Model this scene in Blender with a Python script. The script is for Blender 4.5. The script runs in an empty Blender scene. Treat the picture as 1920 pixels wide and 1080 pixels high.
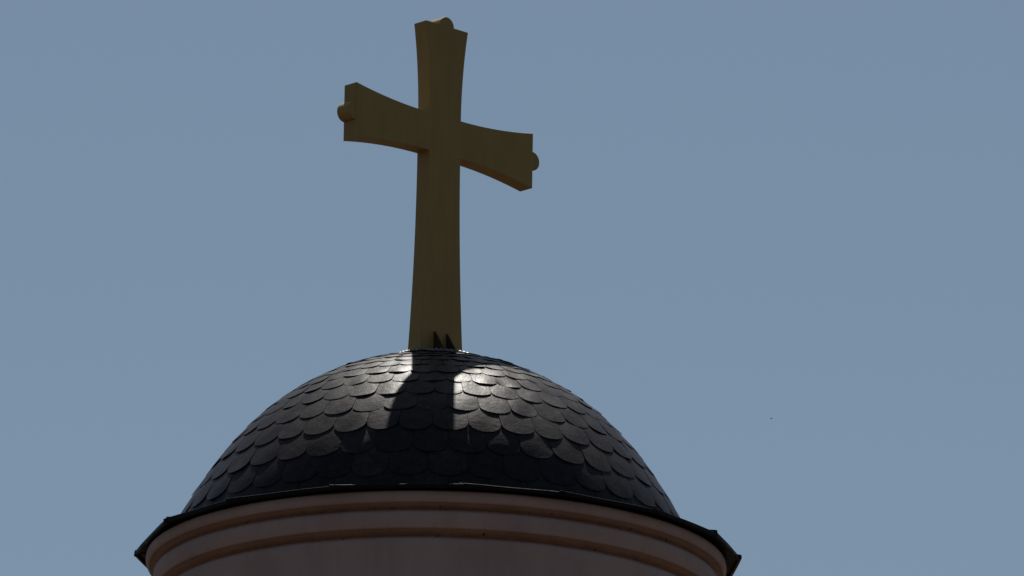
import bpy, bmesh, math, random
from mathutils import Vector, Matrix
random.seed(7)
PI = math.pi; R = math.radians
sc = bpy.context.scene
P = 0.003                      # model unit: 3 mm

# ------------------------------------------------------------------ camera
ELEV, ROLL = R(15.8), R(0.9)
CEN = Vector((0, 0, 12.45))    # centre of the dome's sphere
fwd = Vector((0, math.cos(ELEV), math.sin(ELEV)))
right0 = Vector((1, 0, 0)); up0 = right0.cross(fwd)
rgt = right0*math.cos(ROLL) + up0*math.sin(ROLL)      # picture content leans clockwise
upv = up0*math.cos(ROLL) - right0*math.sin(ROLL)
F = 15333.0
ray = (fwd*F + rgt*(807-960) + upv*(540-1155)).normalized()
cam_d = bpy.data.cameras.new('camera'); cam = bpy.data.objects.new('camera', cam_d)
sc.collection.objects.link(cam); sc.camera = cam
cam.matrix_world = Matrix.Translation(CEN - ray*46.0) @ Matrix((rgt, upv, -fwd)).transposed().to_4x4()
cam_d.sensor_width = 36; cam_d.lens = 36*F/1920; cam_d.clip_start = 0.5; cam_d.clip_end = 6000

# ------------------------------------------------------------------ sky, sun, exposure
SUN_EL, SUN_AZ = R(60.8), R(0.0)        # azimuth measured from +Y towards +X
w = bpy.data.worlds.new('World'); sc.world = w; w.use_nodes = True
nt = w.node_tree; bg = nt.nodes['Background']
sky = nt.nodes.new('ShaderNodeTexSky'); sky.sky_type = 'NISHITA'; sky.sun_disc = False
sky.sun_elevation = SUN_EL; sky.sun_rotation = SUN_AZ
sky.altitude = 200; sky.air_density = 1.0; sky.dust_density = 1.2; sky.ozone_density = 2.0
hs = nt.nodes.new('ShaderNodeHueSaturation'); hs.inputs['Saturation'].default_value = 0.92
tint = nt.nodes.new('ShaderNodeMix'); tint.data_type = 'RGBA'; tint.blend_type = 'MULTIPLY'; tint.inputs[0].default_value = 1; tint.inputs[7].default_value = (0.925, 1.0, 0.975, 1)
nt.links.new(sky.outputs[0], hs.inputs['Color']); nt.links.new(hs.outputs[0], tint.inputs[6]); nt.links.new(tint.outputs[2], bg.inputs['Color'])
bg.inputs['Strength'].default_value = 0.0555
sd = bpy.data.lights.new('sun', 'SUN'); sd.energy = 5.0; sd.angle = R(0.53); sd.color = (1, 0.95, 0.87)
sun = bpy.data.objects.new('sun', sd); sc.collection.objects.link(sun)
tosun = Vector((math.sin(SUN_AZ)*math.cos(SUN_EL), math.cos(SUN_AZ)*math.cos(SUN_EL), math.sin(SUN_EL)))
sun.rotation_euler = tosun.to_track_quat('Z', 'Y').to_euler(); sun.location = (0, 30, 60)
sc.view_settings.view_transform = 'Standard'; sc.view_settings.look = 'None'
sc.view_settings.exposure = 0.0; sc.view_settings.gamma = 1.0

# ------------------------------------------------------------------ helpers
def link(o, parent=None):
    sc.collection.objects.link(o)
    if parent: o.parent = parent
    return o
def tag(o, label=None, cat=None, group=None, kind=None):
    for k, v in (('label', label), ('category', cat), ('group', group), ('kind', kind)):
        if v: o[k] = v
    return o
def empty(name, loc, rz=0):
    o = bpy.data.objects.new(name, None); o.location = loc; o.rotation_euler[2] = rz
    return link(o)
def mesh(name, vs, fs, mat, parent=None, smooth=False, scale=P):
    me = bpy.data.meshes.new(name)
    me.from_pydata([(x*scale, y*scale, z*scale) for x, y, z in vs], [], fs); me.update()
    bm = bmesh.new(); bm.from_mesh(me); bmesh.ops.recalc_face_normals(bm, faces=bm.faces); bm.to_mesh(me); bm.free()
    me.materials.append(mat)
    for p in me.polygons: p.use_smooth = smooth
    return link(bpy.data.objects.new(name, me), parent)
def lathe(prof, n=192, a0=0.0, rad=None):
    vs, fs = [], []
    m = len(prof)
    for i in range(n):
        a = 2*PI*i/n + a0
        for r, z in prof: vs.append((r*math.cos(a), r*math.sin(a), z))
    for i in range(n):
        j = (i+1) % n
        for k in range(m-1): fs.append((i*m+k, j*m+k, j*m+k+1, i*m+k+1))
    return vs, fs
def bevel(o, wd, seg=2, ang=30):
    b = o.modifiers.new('bevel', 'BEVEL'); b.width = wd; b.segments = seg; b.limit_method = 'ANGLE'; b.angle_limit = R(ang)
    b.harden_normals = False
    return o

# ------------------------------------------------------------------ materials
def newmat(name, rough=0.6, spec=0.5, metal=0.0):
    m = bpy.data.materials.new(name); m.use_nodes = True
    n = m.node_tree; b = n.nodes['Principled BSDF']
    b.inputs['Roughness'].default_value = rough; b.inputs['Metallic'].default_value = metal
    b.inputs['Specular IOR Level'].default_value = spec
    return m, n, b
def noise(n, scale, detail=5, rough=0.55, vec=None):
    t = n.nodes.new('ShaderNodeTexNoise'); t.inputs['Scale'].default_value = scale
    t.inputs['Detail'].default_value = detail; t.inputs['Roughness'].default_value = rough
    if vec is not None: n.links.new(vec, t.inputs['Vector'])
    return t.outputs['Fac']
def ramp(n, src, stops):
    r = n.nodes.new('ShaderNodeValToRGB'); e = r.color_ramp.elements
    while len(e) < len(stops): e.new(0.5)
    for k, (p, c) in enumerate(stops):
        e[k].position = p; e[k].color = (*c, 1) if len(c) == 3 else c
    n.links.new(src, r.inputs['Fac']); return r.outputs['Color']
def g(v): return (v, v, v)
def mix(n, a, b, fac, mode='MIX'):
    m = n.nodes.new('ShaderNodeMix'); m.data_type = 'RGBA'; m.blend_type = mode
    for sock, v in ((m.inputs[0], fac), (m.inputs[6], a), (m.inputs[7], b)):
        if hasattr(v, 'is_linked'): n.links.new(v, sock)
        else: sock.default_value = v if not isinstance(v, tuple) else (*v, 1)
    return m.outputs[2]
def bump(n, b, src, strength, dist):
    u = n.nodes.new('ShaderNodeBump'); u.inputs['Strength'].default_value = strength; u.inputs['Distance'].default_value = dist
    n.links.new(src, u.inputs['Height'])
    if b.inputs['Normal'].is_linked:
        n.links.new(b.inputs['Normal'].links[0].from_socket, u.inputs['Normal'])
    n.links.new(u.outputs[0], b.inputs['Normal'])
def objco(n):
    return n.nodes.new('ShaderNodeTexCoord').outputs['Object']

# slate: dark, weathered, satin; tone varies from one slate to the next
M_slate, n, b = newmat('slate', 0.45, 0.085)
co = objco(n)
at = n.nodes.new('ShaderNodeAttribute'); at.attribute_name = 'tone'
base = ramp(n, at.outputs['Fac'], [(0.0, (0.0150, 0.0122, 0.0135)), (0.5, (0.0200, 0.0166, 0.0182)), (1.0, (0.0265, 0.0225, 0.0240))])
f1 = noise(n, 9, 6, 0.65, co); f2 = noise(n, 70, 4, 0.6, co); f3 = noise(n, 22, 7, 0.7, co)
base = mix(n, base, ramp(n, f3, [(0.35, g(0.55)), (0.7, g(1.5))]), 0.8, 'MULTIPLY')
dust = ramp(n, f3, [(0.60, g(0)), (0.76, g(1))])
base = mix(n, base, (0.075, 0.068, 0.066), mix(n, g(0), dust, 0.35))
n.links.new(base, b.inputs['Base Color'])
n.links.new(ramp(n, f1, [(0.3, g(0.36)), (0.7, g(0.50))]), b.inputs['Roughness'])
bump(n, b, f3, 0.24, 0.006); bump(n, b, f2, 0.10, 0.0015); bump(n, b, f1, 0.35, 0.008)

M_under, n, b = newmat('roof_underlay', 0.9, 0.1)
n.links.new(ramp(n, noise(n, 20), [(0.3, g(0.006)), (0.7, g(0.012))]), b.inputs['Base Color'])

# dark coated sheet metal
M_metal, n, b = newmat('coated_sheet_metal', 0.55, 0.05)
co = objco(n)
n.links.new(ramp(n, noise(n, 7, 6, 0.6, co), [(0.3, (0.007, 0.0065, 0.008)), (0.75, (0.014, 0.013, 0.014))]), b.inputs['Base Color'])
n.links.new(ramp(n, noise(n, 15, 4, 0.6, co), [(0.3, g(0.42)), (0.7, g(0.62))]), b.inputs['Roughness'])
bump(n, b, noise(n, 4, 3, 0.5, co), 0.4, 0.01)

# ochre paint of the cross
M_ochre, n, b = newmat('ochre_paint', 0.55, 0.25)
co = objco(n)
c = ramp(n, noise(n, 3.5, 6, 0.6, co), [(0.3, (0.28, 0.188, 0.058)), (0.7, (0.32, 0.214, 0.066))])
mp = n.nodes.new('ShaderNodeMapping'); mp.inputs['Scale'].default_value = (14, 14, 1.3); n.links.new(co, mp.inputs['Vector'])
c = mix(n, c, ramp(n, noise(n, 1.5, 6, 0.65, mp.outputs[0]), [(0.42, (1, 1, 1)), (0.72, (0.68, 0.62, 0.56))]), 0.35, 'MULTIPLY')
n.links.new(c, b.inputs['Base Color'])
bump(n, b, noise(n, 60, 5, 0.6, co), 0.3, 0.001)
M_brown, n, b = newmat('dark_brown_steel', 0.6, 0.3)
n.links.new(ramp(n, noise(n, 25), [(0.3, (0.035, 0.020, 0.012)), (0.7, (0.06, 0.034, 0.020))]), b.inputs['Base Color'])

# render of the drum: pale pinkish bands, orange-brown blended in around the groove heights
def plaster(name, pale, groove_col, bands):
    M, n, b = newmat(name, 0.85, 0.2)
    co = objco(n)
    sp = n.nodes.new('ShaderNodeSeparateXYZ'); n.links.new(co, sp.inputs[0])
    wob = noise(n, 5, 5, 0.6, co)
    c = ramp(n, noise(n, 2.2, 6, 0.62, co), [(0.3, tuple(v*0.86 for v in pale)), (0.7, tuple(v*1.1 for v in pale))])
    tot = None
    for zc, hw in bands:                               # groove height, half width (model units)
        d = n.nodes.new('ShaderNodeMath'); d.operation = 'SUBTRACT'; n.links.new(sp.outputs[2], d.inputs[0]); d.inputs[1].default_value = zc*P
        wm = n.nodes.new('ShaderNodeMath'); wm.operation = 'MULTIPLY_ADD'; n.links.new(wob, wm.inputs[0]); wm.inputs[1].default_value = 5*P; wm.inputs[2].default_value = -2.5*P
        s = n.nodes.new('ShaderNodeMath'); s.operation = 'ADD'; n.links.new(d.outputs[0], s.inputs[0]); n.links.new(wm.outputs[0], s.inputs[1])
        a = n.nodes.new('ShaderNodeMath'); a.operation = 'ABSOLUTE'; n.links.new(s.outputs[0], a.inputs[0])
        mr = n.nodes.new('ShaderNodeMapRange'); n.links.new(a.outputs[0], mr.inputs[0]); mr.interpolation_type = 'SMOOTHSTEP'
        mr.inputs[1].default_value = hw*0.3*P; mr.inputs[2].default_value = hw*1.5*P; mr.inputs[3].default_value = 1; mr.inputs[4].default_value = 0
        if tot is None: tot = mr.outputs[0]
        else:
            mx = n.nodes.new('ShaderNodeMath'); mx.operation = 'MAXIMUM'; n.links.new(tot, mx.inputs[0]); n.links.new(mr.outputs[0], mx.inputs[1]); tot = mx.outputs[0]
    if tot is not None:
        groove_ramp = ramp(n, noise(n, 8, 5, 0.6, co), [(0.3, tuple(v*0.7 for v in groove_col)), (0.7, tuple(v*1.15 for v in groove_col))])
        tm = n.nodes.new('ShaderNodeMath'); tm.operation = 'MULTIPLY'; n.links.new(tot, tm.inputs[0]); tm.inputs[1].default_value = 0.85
        c = mix(n, c, groove_ramp, tm.outputs[0])
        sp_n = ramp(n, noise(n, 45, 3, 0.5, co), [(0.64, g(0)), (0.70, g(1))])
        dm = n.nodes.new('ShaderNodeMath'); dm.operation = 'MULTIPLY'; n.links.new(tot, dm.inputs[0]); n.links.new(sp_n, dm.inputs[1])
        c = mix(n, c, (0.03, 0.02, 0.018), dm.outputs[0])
    ms = n.nodes.new('ShaderNodeMapping'); ms.inputs['Scale'].default_value = (11, 11, 0.9); n.links.new(co, ms.inputs['Vector'])
    c = mix(n, c, ramp(n, noise(n, 1.0, 7, 0.7, ms.outputs[0]), [(0.50, (1, 1, 1)), (0.66, (0.78, 0.72, 0.68))]), 0.28, 'MULTIPLY')
    c = mix(n, c, ramp(n, noise(n, 17, 8, 0.75, co), [(0.60, (1, 1, 1)), (0.72, (0.72, 0.66, 0.62))]), 0.6, 'MULTIPLY')
    n.links.new(c, b.inputs['Base Color'])
    bump(n, b, noise(n, 55, 5, 0.6, co), 0.35, 0.003); bump(n, b, noise(n, 4, 3, 0.5, co), 0.35, 0.012)
    return M
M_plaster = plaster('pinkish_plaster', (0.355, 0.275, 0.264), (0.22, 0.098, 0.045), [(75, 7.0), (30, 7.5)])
M_wall = plaster('wall_plaster', (0.355, 0.275, 0.264), None, [])

# ------------------------------------------------------------------ ground
M_ground, n, b = newmat('paved_ground', 0.9, 0.2)
n.links.new(ramp(n, noise(n, 0.4, 8, 0.6, objco(n)), [(0.3, (0.054, 0.038, 0.026)), (0.7, (0.082, 0.058, 0.040))]), b.inputs['Base Color'])
gvs = [(-3000, -3000, 0), (3000, -3000, 0), (3000, 3000, 0), (-3000, 3000, 0)]
tag(mesh('ground', gvs, [(0, 1, 2, 3)], M_ground, None, False, 1.0), kind='structure')

# ------------------------------------------------------------------ domed tower
tower = empty('church_tower', (0, 0, 0))
tag(tower, 'round plastered tower with moulded cornice under a dome of dark rounded slates', 'tower')
def tower_part(name, vs, fs, mat, smooth=False, off=0):
    o = mesh(name, vs, fs, mat, tower, smooth); o.location = CEN + Vector((off*P, 0, 0)); return o

# cornice and drum
def arc(r0, z0, r1, z1, bulge, n=8):            # curved moulding between two points (bulge > 0 swells outward)
    out = []
    dx, dz = r1-r0, z1-z0; L = math.hypot(dx, dz)
    for i in range(n+1):
        t = i/n; s = math.sin(PI*t)*bulge
        out.append((r0+dx*t - dz/L*s, z0+dz*t + dx/L*s))
    return out
prof = [(440, 104.5), (541, 104.5), (543, 103)]
prof += arc(544, 102, 541, 85, 2.2) + arc(538, 83.5, 522, 78, -3) + [(520.5, 74.5)]
prof += arc(527, 72.5, 530, 64, 1.2, 4) + arc(530, 63, 524, 40, 1.6) + arc(521, 38.5, 507, 34, -2.5) + [(505, 29)]
prof += arc(509, 27, 512, 18, 1, 4) + arc(512, 17, 509, -4, 1.2) + [(509, -70)]
vs, fs = lathe(prof, 256)
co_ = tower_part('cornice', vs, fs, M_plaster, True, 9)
prof = [(507, -69), (500, -75), (500, -700), (530, -715), (530, -760), (500, -775), (500, -3200), (560, -3220), (560, -4160)]
vs, fs = lathe(prof, 192)
dr_ = tower_part('drum', vs, fs, M_wall, True, 9)
for o in (co_, dr_):
    es = o.modifiers.new('split', 'EDGE_SPLIT'); es.split_angle = R(35)

# sheet-metal apron round the foot of the dome: flat trays, irregular joints
degs = [5, 24, 45, 65.5, 85, 108, 131, 153, 176, 199, 222, 245, 271, 298.5, 318.5, 341]
RO = 570; RI = 478
def pt(deg, r, z):
    a = R(deg); return (r*math.sin(a), -r*math.cos(a), z)
vs, fs = [], []
for i, d0 in enumerate(degs):
    d1 = degs[(i+1) % len(degs)]
    if d1 < d0: d1 += 360
    lap = 0.9
    base_i = len(vs); K = 8
    dz = random.uniform(-0.8, 0.8); dr = random.uniform(-2, 2)
    p0 = Vector(pt(d0-lap, RO+dr, 0)); p1 = Vector(pt(d1, RO+dr+random.uniform(-1, 2), 0))
    lift0 = 2.4
    for k in range(K+1):
        t = k/K; q = p0.lerp(p1, t); q *= 1 + 0.12*(RO/q.length-1); qi = Vector(pt(d0-lap+(d1-d0+lap)*t, RI, 0))
        lz = lift0*(1-t) + dz
        sag = 0.8*math.sin(3*PI*t+i)
        vs += [(qi.x, qi.y, 121+lz*0.4), (q.x, q.y, 108.5+lz+sag*0.4), (q.x*1.001, q.y*1.001, 108.1+lz+sag*0.4),
               (q.x*1.001, q.y*1.001, 102.6+lz*0.4), (q.x*0.993, q.y*0.993, 101.4+lz*0.4), (q.x*0.990, q.y*0.990, 102.6+lz*0.4),
               (q.x*0.988, q.y*0.988, 106.6+lz*0.5), (qi.x*1.02, qi.y*1.02, 112.0+lz*0.4)]
    for k in range(K):
        for j in range(8):
            a = base_i+k*8+j; a2 = base_i+k*8+(j+1) % 8
            fs.append((a, a2, a2+8, a+8))
    fs.append(tuple(base_i+j for j in range(8))); fs.append(tuple(base_i+K*8+j for j in reversed(range(8))))
# folded joints standing up at each tray end
for i, d in enumerate(degs):
    a = R(d); rad = Vector((math.sin(a), -math.cos(a), 0)); tan = Vector((math.cos(a), math.sin(a), 0))
    b0 = len(vs)
    for r, z0, z1 in ((RO-0.8, 102, 111.5), (RO-2, 105.5, 113.5), (RI+14, 116, 124)):
        for s in (-0.8, 0.8):
            for z in (z0, z1):
                q = rad*r + tan*s; vs.append((q.x, q.y, z))
    for k in range(2):
        o = b0+k*4
        fs += [(o, o+4, o+5, o+1), (o+2, o+3, o+7, o+6), (o+1, o+5, o+7, o+3), (o, o+2, o+6, o+4)]
    fs += [(b0, b0+1, b0+3, b0+2), (b0+8, b0+10, b0+11, b0+9)]
vs = [(x, y, z+2.0) for x, y, z in vs]
apron = tower_part('metal_flashing', vs, fs, M_metal, False, 12)

# slates
RS = 496.0
PROF = [(0, 495.5), (14, 495.5), (25, 494.5), (37, 493.0), (45, 491.8), (56, 492.0), (63, 495.4), (69, 501.5), (80, 510)]
def rsf(t):                                         # the dome is a touch slimmer at the shoulder than a true sphere
    k = 0
    while k < len(PROF)-2 and t > PROF[k+1][0]: k += 1
    (t0, r0), (t1, r1) = PROF[k], PROF[k+1]
    m0 = (r1-PROF[k-1][1])/(t1-PROF[k-1][0]) if k > 0 else 0
    m1 = (PROF[k+2][1]-r0)/(PROF[k+2][0]-t0) if k+2 < len(PROF) else (r1-r0)/(t1-t0)
    h = t1-t0; x = (t-t0)/h
    return (2*x**3-3*x*x+1)*r0 + (x**3-2*x*x+x)*h*m0 + (3*x*x-2*x**3)*r1 + (x**3-x*x)*h*m1
FL_TH = math.degrees(math.acos(117/RS))            # polar angle where the dome meets the apron
vs, fs, tones = [], [], []
courses = []
th = 9.0
step = 5.6
def expo(t): return 3.4 + 2.9*min(1.0, max(0.0, (t-27)/28.0))
while th < FL_TH+5:
    courses.append(th); th += expo(th+2)*random.uniform(0.97, 1.03)
NU, NV = 10, 5
def course_count(t):
    if t < 13: return 18
    if t < 20: return 26
    if t < 27: return 34
    return 41
for ci, thb in enumerate(courses):                   # thb: polar angle of the bottom edge
    n_ = course_count(thb)
    E = expo(thb)
    ph0 = (ci % 2)*0.5 + random.uniform(-0.08, 0.08) + (0.13*ci)*0
    cuts = [(k+ph0+random.uniform(-0.045, 0.045))*2*PI/n_ for k in range(n_)]; cuts.append(cuts[0]+2*PI)
    for k in range(n_):
        p0, p1 = cuts[k], cuts[k+1]
        gap = 0.4/(RS*max(0.12, math.sin(R(thb))))
        pc = (p0+p1)/2; hw = (p1-p0)/2-gap
        tb = thb + random.uniform(-0.22, 0.22)
        top = max(tb-E*1.55, 5.0)
        rot = random.gauss(0, 0.010)
        tiltu = random.gauss(0, 0.45); curl = random.gauss(0.0, 0.35)
        lift = 1.9 + abs(random.gauss(0, 0.25)) + 0.7*min(1, max(0, (thb-50)/8))
        wseed = random.uniform(0, 10); cw = random.gauss(0, 0.35)
        if random.random() < 0.10: curl += random.uniform(0.5, 1.6)
        tone = random.random()
        depth = (0.27+0.14*min(1, max(0, (thb-30)/30)))*random.uniform(0.88, 1.12)*E
        b0 = len(vs)
        def put(u, v, inner):
            drop = depth*(1-max(0.0, 1-abs(u)**2.2)**(1/2.0))
            tt = top + (tb-drop-top)*v
            a = pc + hw*u*(1+0.0)
            tt += rot*u*hw*57.3*math.sin(R(tb))*1.0
            f = (tt-top)/(tb-top)
            flat = -0.5*(u*u)*(RS*math.sin(R(tb))*hw)**2/RS*(-0.55)   # part-way to a flat plate
            warp = cw*math.sin(3.1*u+wseed)*f + 0.35*math.sin(5*f+2.3*u+wseed*2)
            off = 0.4 + lift*f + tiltu*u*f*0.8 + curl*(f**4) - 0.9*flat*0.6 + warp
            rr = rsf(tt) - (max(0, rsf(tt)-491.5)*math.cos(a)**2 if tt > 48 else 0) + off   # flare removed front and back, shaped so the lower front stays in shade - (1.5 if inner else 0)
            t_ = R(tt)
            return (rr*math.sin(t_)*math.sin(a), -rr*math.sin(t_)*math.cos(a), rr*math.cos(t_))
        us = [math.sin(PI/2*(-1+2*i/NU)) for i in range(NU+1)]
        for inner in (False, True):
            for j in range(NV+1):
                for u in us: vs.append(put(u, j/NV, inner))
        W = NU+1; half = W*(NV+1)
        f0 = len(fs)
        for j in range(NV):
            for i in range(NU):
                q = b0+j*W+i
                fs.append((q, q+W, q+W+1, q+1))
        ring = [b0+j*W for j in range(NV+1)] + [b0+NV*W+i for i in range(1, NU+1)] + [b0+j*W+NU for j in range(NV-1, -1, -1)]
        for a, c in zip(ring, ring[1:]): fs.append((a, a+half, c+half, c))
        tones.append((b0, len(vs), tone))
me = bpy.data.meshes.new('slate_dome')
me.from_pydata([(x*P, y*P, z*P) for x, y, z in vs], [], fs); me.update()
for p in me.polygons: p.use_smooth = True
al = me.attributes.new('tone', 'FLOAT', 'POINT')
arr = [0.0]*len(vs)
for s, e, t in tones:
    for i in range(s, e): arr[i] = t
al.data.foreach_set('value', arr)
me.materials.append(M_slate)
dome = link(bpy.data.objects.new('slate_dome', me), tower); dome.location = CEN
es = dome.modifiers.new('split', 'EDGE_SPLIT'); es.split_angle = R(40)
# boarding under the slates
pr = [((min(491.5, rsf(t))-1.6)*math.sin(R(t)), (min(491.5, rsf(t))-1.6)*math.cos(R(t))) for t in [0.5]+list(range(3, 78, 3))]
vs, fs = lathe(pr, 96); tower_part('roof_deck', vs, fs, M_under, True)

# lead cap at the crown, its hem dressed down in small pleats
M_lead, n, b = newmat('lead_sheet', 0.42, 0.5, 0.0)
co = objco(n)
n.links.new(ramp(n, noise(n, 12, 5, 0.6, co), [(0.3, (0.075, 0.07, 0.07)), (0.7, (0.13, 0.122, 0.12))]), b.inputs['Base Color'])
bump(n, b, noise(n, 30, 4, 0.6, co), 0.4, 0.002)
vs, fs = [], []
NC = 640; NW = 56
rings = [(4, 502), (45, 501.5, 0), (66, 498.8, 0.3), (76, 496.5, 1), (83, 493.8, 1), (86, 490.0, 0.8)]
for i in range(NC):
    a = 2*PI*i/NC
    wv = abs(math.sin(a*NW/2 + 0.6*math.sin(3*a)))**0.7
    for k, rg in enumerate(rings):
        amp = rg[2] if len(rg) > 2 else 0
        rr = rg[0] + amp*3.0*wv; zz = rg[1] + amp*3.4*wv
        vs.append((rr*math.cos(a), rr*math.sin(a), zz))
m = len(rings)
for i in range(NC):
    j = (i+1) % NC
    for k in range(m-1): fs.append((i*m+k, i*m+k+1, j*m+k+1, j*m+k))
fs.append(tuple(i*m for i in range(NC)))
tower_part('crown_cap', vs, fs, M_lead, True)

# ------------------------------------------------------------------ cross
AX = R(-43.5)                    # arms run right and away: rotate so local +X goes to (cos, +sin)
cross = empty('roof_cross', CEN + Vector((0, 0, 501*P)), R(43.5))
tag(cross, 'ochre painted cross with flared arms and round end lobes standing on the slate dome', 'cross')
T = 34.0
zc = 937-501; HA = 231.0; UT = 218.0
neckx, neckz, endw = 40.5, 37.5, 55.0
out = []
def flare(t, a, b): return a + (b-a)*t**2
N = 14
# right side going up from the base, then round
for i in range(N+1):                       # lower shaft, right edge, bottom to top
    t = 1-i/N; out.append((flare(t, neckx, 56), (zc-neckz)*(1-t) + 0))
for i in range(N+1):                       # right arm, lower edge, outwards
    t = i/N; out.append((neckx+(HA-neckx)*t, zc-flare(t, neckz, endw)))
for i in range(N+1):                       # right arm, upper edge, inwards
    t = 1-i/N; out.append((neckx+(HA-neckx)*t, zc+flare(t, neckz, endw)))
for i in range(N+1):
    t = i/N; out.append((flare(t, neckx, endw), zc+neckz+(UT-neckz)*t))
left = [(-x, z) for x, z in reversed(out)]
outl = out + left
cl = []
for p in outl:
    if not cl or math.hypot(p[0]-cl[-1][0], p[1]-cl[-1][1]) > 0.05: cl.append(p)
nn = len(cl)
vs = [(x, -T/2, z) for x, z in cl] + [(x, T/2, z) for x, z in cl]
fs = [tuple(range(nn)), tuple(range(2*nn-1, nn-1, -1))] + [(i, (i+1) % nn, nn+(i+1) % nn, nn+i) for i in range(nn)]
body = mesh('cross_body', vs, fs, M_ochre, cross)
bevel(body, 0.0025, 2, 30)
# round lobes on the three free ends
def lobe(cx, cz, ang):
    vs, fs = [], []; n_ = 20; r = 18.5
    th_ = T/2 - 0.7
    for y in (-th_, th_):
        for i in range(n_+1):
            a = ang - PI/2 + PI*i/n_
            vs.append((cx+r*math.cos(a), y, cz+r*math.sin(a)))
        vs.append((cx+r*math.cos(ang+PI/2)-3*math.cos(ang), y, cz+r*math.sin(ang+PI/2)-3*math.sin(ang)))
        vs.append((cx+r*math.cos(ang-PI/2)-3*math.cos(ang), y, cz+r*math.sin(ang-PI/2)-3*math.sin(ang)))
    k = n_+3
    fs = [tuple(range(k)), tuple(range(2*k-1, k-1, -1))] + [(i, (i+1) % k, k+(i+1) % k, k+i) for i in range(k)]
    o = mesh('end_lobe', vs, fs, M_ochre, cross); bevel(o, 0.002, 2, 35)
    return o
lobe(HA, zc, 0); lobe(-HA, zc, PI); lobe(0, zc+UT, PI/2)
# triangular steel gussets stiffening the foot
def gusset(x, side, h, d):
    y0 = side*T/2; s = side
    vs, fs = [], []
    for dx in (-1.6, 1.6):
        vs += [(x+dx, y0-s*0.5, 0), (x+dx, y0+s*d, 0), (x+dx, y0+s*d, 5), (x+dx, y0+s*2.5, h), (x+dx, y0-s*0.5, h)]
    fs = [tuple(range(5)), tuple(range(9, 4, -1))] + [(i, (i+1) % 5, 5+(i+1) % 5, 5+i) for i in range(5)]
    return mesh('gusset', vs, fs, M_brown, cross)
for side in (-1, 1):
    gusset(-19, side, 45, 30); gusset(13, side, 46, 30)

# small fixings: a slate hook on the dome's right shoulder, a bolt on top of the cross
d = Vector((0.678, -0.196, 0.708)).normalized(); tg = Vector((0, 0, 1)).cross(d).normalized(); dn = d.cross(tg)
vs = []
for u, w_ in ((0, 0), (7, 0.5), (9, 3.5)):
    for s_ in (-1.2, 1.2):
        for h in (0, 2.0):
            q = d*(489+w_+h) + tg*s_ + dn*(-u if False else u); vs.append(tuple(q))
fs = [(0, 2, 3, 1), (8, 9, 11, 10)]
for k in (0, 4): fs += [(k, k+4, k+6, k+2), (k+1, k+3, k+7, k+5), (k, k+1, k+5, k+4), (k+2, k+6, k+7, k+3)]
tower_part('slate_hook', vs, fs, M_metal)
vs, fs = [], []
for z_ in (-1, 2.2):
    for k in range(6): vs.append((44+2.2*math.cos(k*PI/3), -9+2.2*math.sin(k*PI/3), zc+UT+z_))
fs = [tuple(range(6)), tuple(range(11, 5, -1))] + [(k, (k+1) % 6, 6+(k+1) % 6, 6+k) for k in range(6)]
mesh('bolt', vs, fs, M_brown, cross)

# ------------------------------------------------------------------ distant bird
def at_px(px, py, dist):
    d = (fwd*F + rgt*(px-960) + upv*(540-py)).normalized()
    return cam.matrix_world.translation + d*dist
M_bird, n, b = newmat('dark_feathers', 0.8, 0.2)
n.links.new(ramp(n, noise(n, 60), [(0.3, (0.012, 0.012, 0.014)), (0.7, (0.03, 0.028, 0.027))]), b.inputs['Base Color'])
def bird_mesh():
    vs, fs = [], []
    st = [(-0.085, 0.001, 0.0), (-0.055, 0.012, 0.0), (-0.02, 0.024, 0.0), (0.02, 0.026, 0.0), (0.05, 0.017, 0.004), (0.07, 0.016, 0.008), (0.085, 0.009, 0.007), (0.1, 0.001, 0.005)]
    for x, r, z in st:
        for k in range(10):
            a = 2*PI*k/10; vs.append((x, r*math.cos(a), z+r*math.sin(a)))
    for i in range(len(st)-1):
        for k in range(10): fs.append((i*10+k, i*10+(k+1) % 10, i*10+10+(k+1) % 10, i*10+10+k))
    def slab(pts, th):
        b0 = len(vs); m = len(pts)
        for p in pts: vs.append((p[0], p[1], p[2]+th))
        for p in pts: vs.append((p[0], p[1], p[2]-th))
        fs.append(tuple(b0+i for i in range(m))); fs.append(tuple(b0+m+i for i in reversed(range(m))))
        for i in range(m): fs.append((b0+i, b0+(i+1) % m, b0+m+(i+1) % m, b0+m+i))
    for s in (-1, 1):
        slab([(0.04, s*0.015, 0.012), (0.045, s*0.07, 0.04), (0.015, s*0.14, 0.055), (-0.03, s*0.15, 0.052), (-0.02, s*0.08, 0.036), (-0.025, s*0.015, 0.010)], 0.003)
    slab([(-0.07, 0.008, 0), (-0.13, 0.028, 0), (-0.12, 0, 0), (-0.13, -0.028, 0), (-0.07, -0.008, 0)], 0.002)
    return vs, fs
vs, fs = bird_mesh()
bird = mesh('bird', vs, fs, M_bird, None, False, 1.0)
bird.location = at_px(1446, 785, 640); bird.rotation_euler = (R(8), R(-5), R(20))
tag(bird, 'tiny dark bird flying far off in the empty sky right of the dome', 'bird')
